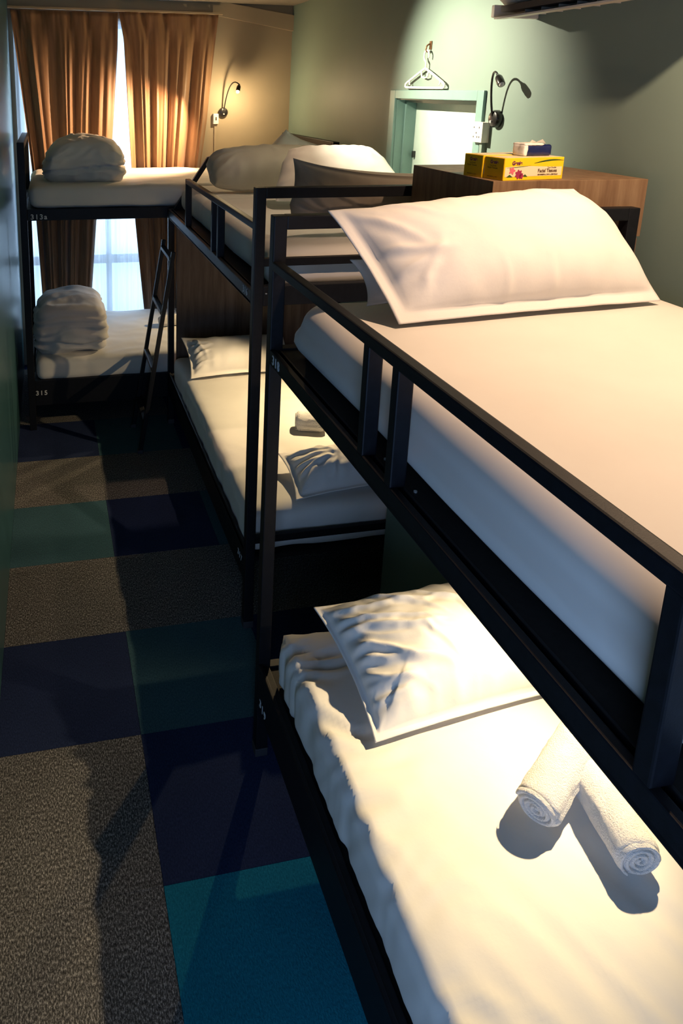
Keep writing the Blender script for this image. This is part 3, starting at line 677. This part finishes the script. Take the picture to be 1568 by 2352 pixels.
# ------------------------------------------------------------------ tissue boxes
def tissue_box(label, ox, oy, ang, Lx, Dy, Hz, zz):
    b = empty('tissue_box', label, 'tissue box', (ox, oy, zz), ang, group='yellow tissue boxes')
    add_l = lambda mb, n, mt: mb.put(n, mt, b, world=False)
    m_ = MB().box(0, Lx, 0, Dy, 0.0, Hz, 0, 0.0012)
    car = add_l(m_, 'carton', [M['yellow']])
    add_l = lambda mb, n, mt: mb.put(n, mt, car, world=False)
    add_l(MB().box(-0.0006, 0.0, 0.002, Dy - 0.002, 0.002, Hz - 0.002), 'end_panel', M['yellow_deep'])
    add_l(MB().box(0.012, Lx - 0.004, 0.004, Dy - 0.006, Hz - 0.0002, Hz + 0.0005), 'top_panel', M['print_cream'])
    e = -0.0009
    # cream curved band
    pts = []; n = 16
    zt = [0.60 * Hz - 0.012 * math.sin(min(1, i / n * 1.0) * 3.14 * 0.5) * 0 + 0.002 * math.sin(i / n * 5) for i in range(n + 1)]
    vs = [(0.004 + (Lx - 0.010) * i / n, e * 0.5, 0.17 * Hz) for i in range(n + 1)] + [(0.004 + (Lx - 0.010) * i / n, e * 0.5, zt[i]) for i in range(n + 1)]
    add('band', vs, [(i, i + 1, n + 2 + i, n + 1 + i) for i in range(n)], M['print_cream'], car, world=False)
    def swoosh(x0, x1, z0, z1, bend, th, mt, nm):
        vs = []; k = 20
        for i in range(k + 1):
            t = i / k; x = x0 + (x1 - x0) * t; z = z0 + (z1 - z0) * t + bend * math.sin(t * math.pi * 0.75); h = th * math.sin(min(t * 1.05, 1) * math.pi * 0.92 + 0.12) + 0.0002
            vs += [(x, e, z - h / 2), (x, e, z + h / 2)]
        add(nm, vs, [(2 * i, 2 * i + 2, 2 * i + 3, 2 * i + 1) for i in range(k)], mt, car, world=False)
    swoosh(0.112 / 0.228 * Lx, Lx - 0.001, 0.75 * Hz, 0.77 * Hz, 0.008, 0.0045, M['print_green'], 'green_swoosh')
    swoosh(0.008, 0.10, 0.57 * Hz, 0.68 * Hz, -0.002, 0.0014, M['print_green'], 'thin_swoosh')
    def disc(cx, cz, r, mt, nm, pet=6, amp=0.25):
        vs = [(cx, e - 0.0003, cz)]; k = 36
        for i in range(k):
            a = 2 * math.pi * i / k; rr = r * (1 + amp * math.cos(a * pet)); vs.append((cx + rr * math.cos(a), e - 0.0003, cz + rr * math.sin(a)))
        add(nm, vs, [(0, 1 + i, 1 + (i + 1) % k) for i in range(k)], mt, car, world=False)
    disc(0.030, 0.44 * Hz, 0.0095, M['print_pink'], 'flower', 5, 0.28); disc(0.056, 0.27 * Hz, 0.0125, M['print_magenta'], 'flower', 7, 0.2)
    disc(0.066, 0.19 * Hz, 0.008, M['print_magenta'], 'flower', 6, 0.2)
    vs = [(0.010, e, 0.15 * Hz), (0.022, e, 0.27 * Hz), (0.034, e, 0.15 * Hz), (0.068, e, 0.16 * Hz), (0.080, e, 0.27 * Hz), (0.090, e, 0.15 * Hz)]
    add('leaves', vs, [(0, 2, 1), (3, 5, 4)], M['print_green'], car, world=False)
    def tx(s, size, lx, lz, mt, bold=0.0, sp=1.0):
        o = text('lettering', s, size, (0, 0, 0), (1, 0, 0), (0, 0, 1), mt, None, depth=0.0001, space=sp, bold=bold); o.parent = car; o.location = (lx, -0.0013, lz)
    def te(s, size, ly, lz, mt, bold=0.0):
        o = text('lettering', s, size, (0, 0, 0), (0, -1, 0), (0, 0, 1), mt, None, depth=0.0001, bold=bold); o.parent = car; o.location = (-0.001, ly, lz)
    tx('Genie', 0.0155, 0.028, 0.70 * Hz, M['print_purple'], 0.0006)
    tx('Two Double', 0.0066, 0.165 / 0.228 * Lx, 0.51 * Hz, M['print_brown'])
    tx('Facial Tissues', 0.0148, 0.128 / 0.228 * Lx, 0.335 * Hz, M['print_brown'], 0.0002, 0.94)
    tx('100 SHEETS x 2 PLY x 200 PULLS', 0.0056, 0.128 / 0.228 * Lx, 0.205 * Hz, M['print_brown'], 0.0002)
    te('Genie', 0.014, Dy * 0.70, 0.72 * Hz, M['print_purple'], 0.0006); te('Two Double', 0.0055, Dy * 0.72, 0.60 * Hz, M['print_brown'])
    te('Facial Tissues', 0.0078, Dy * 0.82, 0.49 * Hz, M['print_brown']); te('100 SHEETS x 2 PLY', 0.005, Dy * 0.80, 0.10 * Hz, M['print_brown'])
    return b
ta = R(9)
dy = 0.083
tissue_box('front yellow tissue box with its long printed side facing the room', 1.310, 1.966, ta, 0.226, dy, 0.066, 1.8572)
tissue_box('rear yellow tissue box tucked behind the front one on the cabinet', 1.310 - math.sin(ta) * (dy + 0.002) - 0.004, 1.966 + math.cos(ta) * (dy + 0.002), ta, 0.226, dy, 0.068, 1.8572)
# small wrapped pack on top
pk = empty('tissue_pack', 'small dark blue wrapped tissue pack on the front tissue box', 'tissue pack', (1.41, 2.02, 1.9240), R(8))
v, f = rbox(0, 0.105, 0, 0.05, 0.0, 0.034, (0.008, 0.008, 0.008), 0.006, lambda p, n: 0.0015 * N3(p.x * 60, p.y * 60, p.z * 60))
add('pack_body', v, f, M['navy_film'], pk, world=False, smooth=True)
v, f = rbox(-0.004, 0.012, -0.001, 0.051, 0.0, 0.036, (0.006, 0.006, 0.006), 0.005, lambda p, n: 0.002 * N3(p.x * 90, p.y * 90, p.z * 70))
add('wrapper_end', v, f, M['plastic_w'], pk, world=False, smooth=True)
v, f = rbox(-0.003, 0.072, -0.0012, 0.0512, 0.0315, 0.0385, (0.003, 0.003, 0.003), 0.005, lambda p, n: 0.002 * N3(p.x * 90, p.y * 90, p.z * 70))
add('wrapper_flap', v, f, M['plastic_w'], pk, world=False, smooth=True)
add('crinkled_seal', [(0.03, 0.02, 0.037), (0.04, 0.02, 0.048), (0.06, 0.022, 0.041), (0.085, 0.024, 0.049), (0.10, 0.025, 0.036), (0.03, 0.024, 0.036), (0.06, 0.027, 0.040), (0.10, 0.029, 0.036)],
    [(0, 1, 2), (2, 3, 4), (0, 2, 6, 5), (2, 4, 7, 6), (0, 1, 5), (3, 4, 7)], M['film'], pk, world=False)

# ------------------------------------------------------------------ wall lamps with gooseneck
def disc_lamp(label, base, nrm, path, head_dir, lit, group='gooseneck wall lamps', r=0.036, hl=0.062, headr=0.016):
    """base = centre on the wall; path = list of world points for the gooseneck, head after the last"""
    b = empty('wall_lamp', label, 'wall lamp', base, group=group)
    B = Vector(base); n = Vector(nrm)
    wb = o = MB().tube([B, B + n * 0.018, B + n * 0.026, B + n * 0.030], [r, r, r * 0.86, r * 0.55], 32).put('wall_base', M['lamp_black'], b); autosmooth(o)
    MB().tube([B + n * 0.030 + Vector((0, 0, -0.012)), B + n * 0.036 + Vector((0, 0, -0.012))], 0.006, 12).put('switch', M['screw'], wb)
    MB().tube([B + n * 0.02] + path, 0.0045, 10).put('gooseneck', M['lamp_black'], b, smooth=True)
    E_ = Vector(path[-1]); d = Vector(head_dir).normalized()
    o = MB().tube([E_ - d * 0.004, E_ + d * 0.006, E_ + d * 0.014, E_ + d * 0.022, E_ + d * hl * 0.8, E_ + d * hl],
                  [0.005, 0.008, 0.0125, headr * 0.95, headr, headr * 0.9], 24).put('lamp_head', M['lamp_black'], b); autosmooth(o)
    s_ = bpy.data.meshes.new('b'); bm = bmesh.new(); bmesh.ops.create_uvsphere(bm, u_segments=16, v_segments=10, radius=headr * 0.78)
    bm.verts.index_update(); bv = [tuple(v.co + E_ + d * (hl + (0.003 if lit else -0.004))) for v in bm.verts]; bf = [[v.index for v in f.verts] for f in bm.faces]; bm.free()
    add('bulb', bv, bf, M['bulb'] if lit else M['plastic_w'], o, smooth=True)
    return b, E_ + d * (hl + 0.02)
X_ = XR
disc_lamp('black gooseneck lamp on the teal wall beside the hatch', (X_, 2.857, 2.005), (-1, 0, 0),
          bez((X_ - 0.03, 2.855, 2.02), (X_ - 0.05, 2.855, 2.10), (X_ - 0.06, 2.85, 2.235), (X_ - 0.075, 2.775, 2.18)), (-0.15, -0.72, -0.55), False)
_, LP = disc_lamp('lit black gooseneck lamp on the beige wall beside the curtain', (1.322, YF, 1.945), (0, -1, 0),
          bez((1.322, YF - 0.03, 1.96), (1.33, YF - 0.06, 2.06), (1.345, YF - 0.12, 2.22), (1.395, YF - 0.20, 2.150)), (-0.30, -0.55, -0.75), True)
light('curtain_lamp_light', 'SPOT', (1.19, 5.31, 2.04), (0.55, 5.44, 1.66), 200, (1.0, 0.60, 0.31), 0.012, angle=104, blend=1.0)
light('bulb_light', 'POINT', LP, (0, 0, 0), 15.0, WARM, 0.012)
# reading lamps over the lower and upper beds (their light is what the sheets show)
def read_lamp(label, base, head, aim, energy, color, angle=140, blend=0.25, off=0.02):
    bx = Vector(base); hd = Vector(head); d = (Vector(aim) - hd).normalized()
    path = bez(bx + Vector((-0.03, 0, 0.01)), bx + Vector((-0.06, 0, 0.09)), hd - d * 0.062 + Vector((0, 0, 0.05)), hd - d * 0.062, 12)
    b, e = disc_lamp(label, base, (-1, 0, 0), path, d, True)
    light('reading_light', 'SPOT', hd + d * off, aim, energy, color, 0.010, angle=angle, blend=blend)
    return b
read_lamp('black gooseneck lamp under the deck of the nearest bunk, lighting the lower sheet', (XR, 1.42, 1.08), (1.49, 1.36, 1.212), (0.80, 1.24, 0.50), 96, YELLOW, 86, 1.0)
read_lamp('black gooseneck lamp under the deck of the middle bunk', (XR, 3.45, 1.03), (1.42, 3.40, 1.15), (0.90, 3.28, 0.49), 46, WARM, 116, 0.4)
read_lamp('black gooseneck lamp over the lower far bunk', (XR, 4.95, 0.95), (1.42, 4.92, 0.98), (0.72, 4.72, 0.46), 30, WARM, 100, 0.8)

# ------------------------------------------------------------------ sockets
sk = empty('wall_socket', 'white surface socket between the hatch and the wall lamp', 'socket', (XR, 2.95, 1.90))
MB().box(XR - 0.036, XR, 2.908, 2.994, 1.902, 1.988, 0, 0.003).put('face_plate', M['plastic_w'], sk)
h_ = MB()
for (yy, zz) in ((2.972, 1.965), (2.972, 1.925), (2.952, 1.942), (2.932, 1.965), (2.928, 1.925), (2.944, 1.925)): h_.box(XR - 0.0365, XR - 0.0355, yy - 0.003, yy + 0.003, zz - 0.004, zz + 0.004)
h_.put('socket_hole', M['wall_lid'], sk)
MB().box(XR - 0.02, XR, 2.925, 2.945, 1.46, 1.90).put('conduit', M['teal'], sk)
sk2 = empty('wall_socket', 'white socket on the beige wall beside the far curtain', 'socket', (1.262, YF, 1.86))
MB().box(1.243, 1.283, YF - 0.03, YF, 1.858, 1.935, 0, 0.003).put('face_plate', M['plastic_w'], sk2)
MB().box(1.255, 1.271, YF - 0.012, YF, 1.50, 1.858).put('conduit', M['beige'], sk2)
MB().box(1.258, 1.268, YF - 0.0305, YF - 0.0295, 1.885, 1.91).put('socket_hole', M['wall_lid'], sk2)

# ------------------------------------------------------------------ hanger and hook
hk = empty('wall_hook', 'small brown hook screwed to the teal wall above the hatch', 'hook', (XR, 3.478, 2.335))
MB().box(XR - 0.006, XR, 3.468, 3.488, 2.312, 2.352, 0, 0.002).put('back_plate', M['brass'], hk)
MB().tube(bez((XR - 0.005, 3.478, 2.338), (XR - 0.03, 3.478, 2.336), (XR - 0.032, 3.478, 2.305), (XR - 0.016, 3.478, 2.30)), 0.004, 8).put('hook_arm', M['brass'], hk, smooth=True)
hg = empty('coat_hanger', 'white plastic coat hanger hanging on the wall above the hatch', 'coat hanger', (XR - 0.02, 3.478, 2.15))
hx = XR - 0.020
hookp = []
for i in range(22):
    a = R(205 - i * 13.2); hookp.append((hx, 3.478 + 0.024 * math.cos(a) * -1 * -1, 2.283 + 0.026 * math.sin(a)))
hookp += [(hx, 3.478, 2.250), (hx, 3.478, 2.222)]
MB().tube([hookp[i] for i in range(len(hookp))], 0.0045, 10).put('hook', M['plastic_hang'], hg, smooth=True)
cy = 3.482
sh = [(hx, cy, 2.224), (hx, cy + 0.06, 2.203), (hx, cy + 0.175, 2.160), (hx, cy + 0.196, 2.150), (hx, cy + 0.198, 2.138), (hx, cy + 0.185, 2.133),
      (hx, cy, 2.131), (hx, cy - 0.185, 2.130), (hx, cy - 0.198, 2.136), (hx, cy - 0.196, 2.147), (hx, cy - 0.175, 2.158), (hx, cy - 0.06, 2.203), (hx, cy, 2.224)]
MB().tube(sh, 0.0058, 10).put('frame', M['plastic_hang'], hg, smooth=True)
MB().tube([(hx, cy + 0.035, 2.208), (hx, cy + 0.030, 2.183), (hx, cy, 2.178), (hx, cy - 0.030, 2.183), (hx, cy - 0.035, 2.208)], 0.0042, 8).put('inner_loop', M['plastic_hang'], hg, smooth=True)
for s_ in (1, -1): MB().tube([(hx, cy + s_ * 0.155, 2.164), (hx, cy + s_ * 0.155, 2.150), (hx, cy + s_ * 0.148, 2.146)], 0.0035, 8).put('side_hook', M['plastic_hang'], hg, smooth=True)

# ------------------------------------------------------------------ air conditioner
AY0, AY1 = 1.70, 2.68
ac = empty('air_conditioner', 'cream split air conditioner high on the teal wall, louvre open', 'air conditioner', (XR, 2.15, 2.37))
prof = [(XR, 2.42), (1.755, 2.415), (1.70, 2.425), (1.655, 2.46), (1.635, 2.52), (1.635, 2.62), (1.65, 2.66), (1.70, 2.675), (XR, 2.68)]
ns = 24; vs = []; fs = []
ys = [AY0, AY0 + 0.01, AY0 + 0.03] + [AY0 + 0.06 + (AY1 - AY0 - 0.12) * i / 6 for i in range(7)] + [AY1 - 0.03, AY1 - 0.01, AY1]
for y in ys:
    e = min(y - AY0, AY1 - y); k = 1 - 0.10 * max(0, 1 - e / 0.03) ** 2
    for x, z in prof: vs.append((XR + (x - XR) * k, y, 2.545 + (z - 2.545) * k))
npf = len(prof)
for i in range(len(ys) - 1):
    for k in range(npf): fs.append((i * npf + k, i * npf + (k + 1) % npf, (i + 1) * npf + (k + 1) % npf, (i + 1) * npf + k))
fs.append(tuple(range(npf))); fs.append(tuple((len(ys) - 1) * npf + k for k in range(npf)))
o = add('casing', vs, fs, M['ac'], ac); autosmooth(o, 40)
MB().box(1.672, 1.80, AY0 + 0.05, AY1 - 0.045, 2.402, 2.4235).put('air_outlet', M['ac_dark'], ac)
# open flap reaching down and forward
fp = MB(); k = 10
pr_ = [(1.79, 2.402), (1.75, 2.392), (1.70, 2.385), (1.655, 2.383)]
for i in range(len(pr_) - 1):
    (xa_, za_), (xb_, zb_) = pr_[i], pr_[i + 1]
    y0, y1 = AY0 + 0.02, AY1 - 0.03
    fp.raw([(xa_, y0, za_), (xb_, y0, zb_), (xb_, y1, zb_), (xa_, y1, za_), (xa_, y0, za_ - 0.006), (xb_, y0, zb_ - 0.006), (xb_, y1, zb_ - 0.006), (xa_, y1, za_ - 0.006)],
           [(0, 1, 2, 3), (4, 7, 6, 5), (0, 4, 5, 1), (2, 6, 7, 3), (1, 5, 6, 2), (0, 3, 7, 4)])
fp.put('flap', M['ac'], ac)
MB().bar((1.735, AY0 + 0.06, 2.403), (1.735, AY1 - 0.055, 2.403), 0.035, 0.005, up=(0.35, 0, 1)).put('inner_blade', M['ac'], ac)
for i in range(9):
    y = AY0 + 0.09 + i * 0.092
    MB().box(1.70, 1.785, y, y + 0.003, 2.388, 2.406).put('vane', M['ac'], ac)
for s_, y in ((0, AY0), (1, AY1 - 0.02)): MB().box(1.66, XR, y, y + 0.02, 2.385, 2.43, 0, 0.004).put('end_cheek', M['ac'], ac)

# ------------------------------------------------------------------ curtains
def curtain(name, label, xl, xr, zt, zb, y, folds, amp, mat, seed, nz=60, nx=220, pleats=True, thick=0.0012, group=None):
    """xl(z), xr(z) are edge functions"""
    vs = []; fs = []
    for j in range(nz + 1):
        t = j / nz; z = zt + (zb - zt) * t
        a0, a1 = xl(z), xr(z)
        for i in range(nx + 1):
            u = i / nx
            x = a0 + (a1 - a0) * u
            ph = u * folds * 2 * math.pi + seed + 2.6 * N3(u * 3.1, seed, 0.5 * t)
            grow = min(1.0, 0.35 + 2.2 * t)
            w = amp * grow * (math.sin(ph) + 0.5 * math.sin(2 * ph + 1.3 + 2 * N3(u * 3, t * 1.2, seed)) + 0.22 * math.sin(3.7 * ph + 3 * N3(u * 4, t, seed + 5))) * (0.75 + 0.5 * N3(u * 9, t * 0.7, seed + 3))
            if pleats:
                # pinched heading
                k = math.exp(-(t / 0.07) ** 2); w = w * (1 - k) + k * amp * 0.9 * (abs(math.sin(ph * 0.5)) ** 8) * -1.2
            w += 0.004 * N3(u * 30, t * 3, seed)
            vs.append((x + 0.25 * w * math.cos(ph), y - w, z))
    for j in range(nz):
        for i in range(nx):
            a = j * (nx + 1) + i; fs.append((a, a + 1, a + nx + 2, a + nx + 1))
    o = add(name, vs, fs, mat, smooth=True, origin=((xl(zt) + xr(zt)) / 2, y, zb))
    m_ = o.modifiers.new('thickness', 'SOLIDIFY'); m_.thickness = thick
    tag(o, label, 'curtain', group); return o
def lerp(tab):
    def f(z):
        for (z0, x0), (z1, x1) in zip(tab, tab[1:]):
            if z >= z1: t = (z - z0) / (z1 - z0); return x0 + (x1 - x0) * t
        return tab[-1][1]
    return f
CY = 5.575
curtain('curtain', 'left brown curtain, gathered narrower towards its hem', lerp([(2.62, -0.215), (1.54, -0.115), (0.55, -0.075)]), lerp([(2.62, 0.528), (2.4, 0.522), (1.54, 0.456), (1.14, 0.340), (0.55, 0.290)]),
        2.635, 0.50, CY, 4.6, 0.026, M['curtain'], 1.0, group='brown curtains')
curtain('curtain', 'right brown curtain glowing in the light of the lit wall lamp', lerp([(2.62, 0.535), (2.45, 0.566), (1.54, 0.612), (1.14, 0.636), (0.41, 0.700)]), lerp([(2.66, 1.262), (1.9, 1.19), (1.54, 1.140), (0.41, 1.02)]),
        2.650, 0.41, CY, 4.3, 0.030, M['curtain'], 2.4, group='brown curtains')
curtain('sheer_curtain', 'white sheer curtain hanging against the window behind the brown curtains', lerp([(2.6, -0.205), (0.3, -0.205)]), lerp([(2.6, 1.10), (0.3, 1.10)]), 2.60, 0.32, 5.634, 15, 0.012, M['sheer'], 3.3, pleats=False, thick=0.0)
rl = MB().box(XL + 0.005, 1.29, CY - 0.02, CY + 0.02, 2.642, 2.655).put('curtain_rail', M['beige'], None, origin=(0.5, CY, 2.65)); tag(rl, 'slim curtain rail under the ceiling above the window', 'curtain rail')
dl2 = empty('ceiling_downlight', 'round ceiling downlight above the middle top bunk', 'ceiling light', (1.38, 3.12, ZC), group='ceiling downlights')
MB().tube([(1.38, 3.12, ZC), (1.38, 3.12, ZC - 0.012), (1.38, 3.12, ZC - 0.020)], [0.055, 0.055, 0.048], 28).put('ring', M['plastic_w'], dl2)
dl = empty('ceiling_downlight', 'round ceiling downlight above the nearest top bunk', 'ceiling light', (1.45, 1.25, ZC), group='ceiling downlights')
MB().tube([(1.45, 1.25, ZC), (1.45, 1.25, ZC - 0.012), (1.45, 1.25, ZC - 0.020)], [0.055, 0.055, 0.048], 28).put('ring', M['plastic_w'], dl)
# ceiling spotlight that throws the pool of light on the hatch
cs = empty('ceiling_spotlight', 'small ceiling spotlight aimed at the teal wall hatch', 'ceiling light', (0.69, 3.485, 2.73))
d = (Vector((1.85, 3.28, 2.04)) - Vector((0.72, 3.48, 2.63))).normalized(); c0 = Vector((0.72, 3.48, 2.63))
MB().tube([(0.69, 3.485, 2.73), (0.69, 3.485, 2.715)], 0.035, 24).put('ceiling_plate', M['lamp_black'], cs)
MB().tube([(0.69, 3.485, 2.72), c0 - d * 0.06], 0.006, 10).put('stem', M['lamp_black'], cs)
MB().tube([c0 - d * 0.09, c0 - d * 0.085, c0 - d * 0.03, c0 - d * 0.012], [0.012, 0.026, 0.030, 0.034], 24, cap=True).put('lamp_can', M['lamp_black'], cs)
bpy.context.view_layer.update()
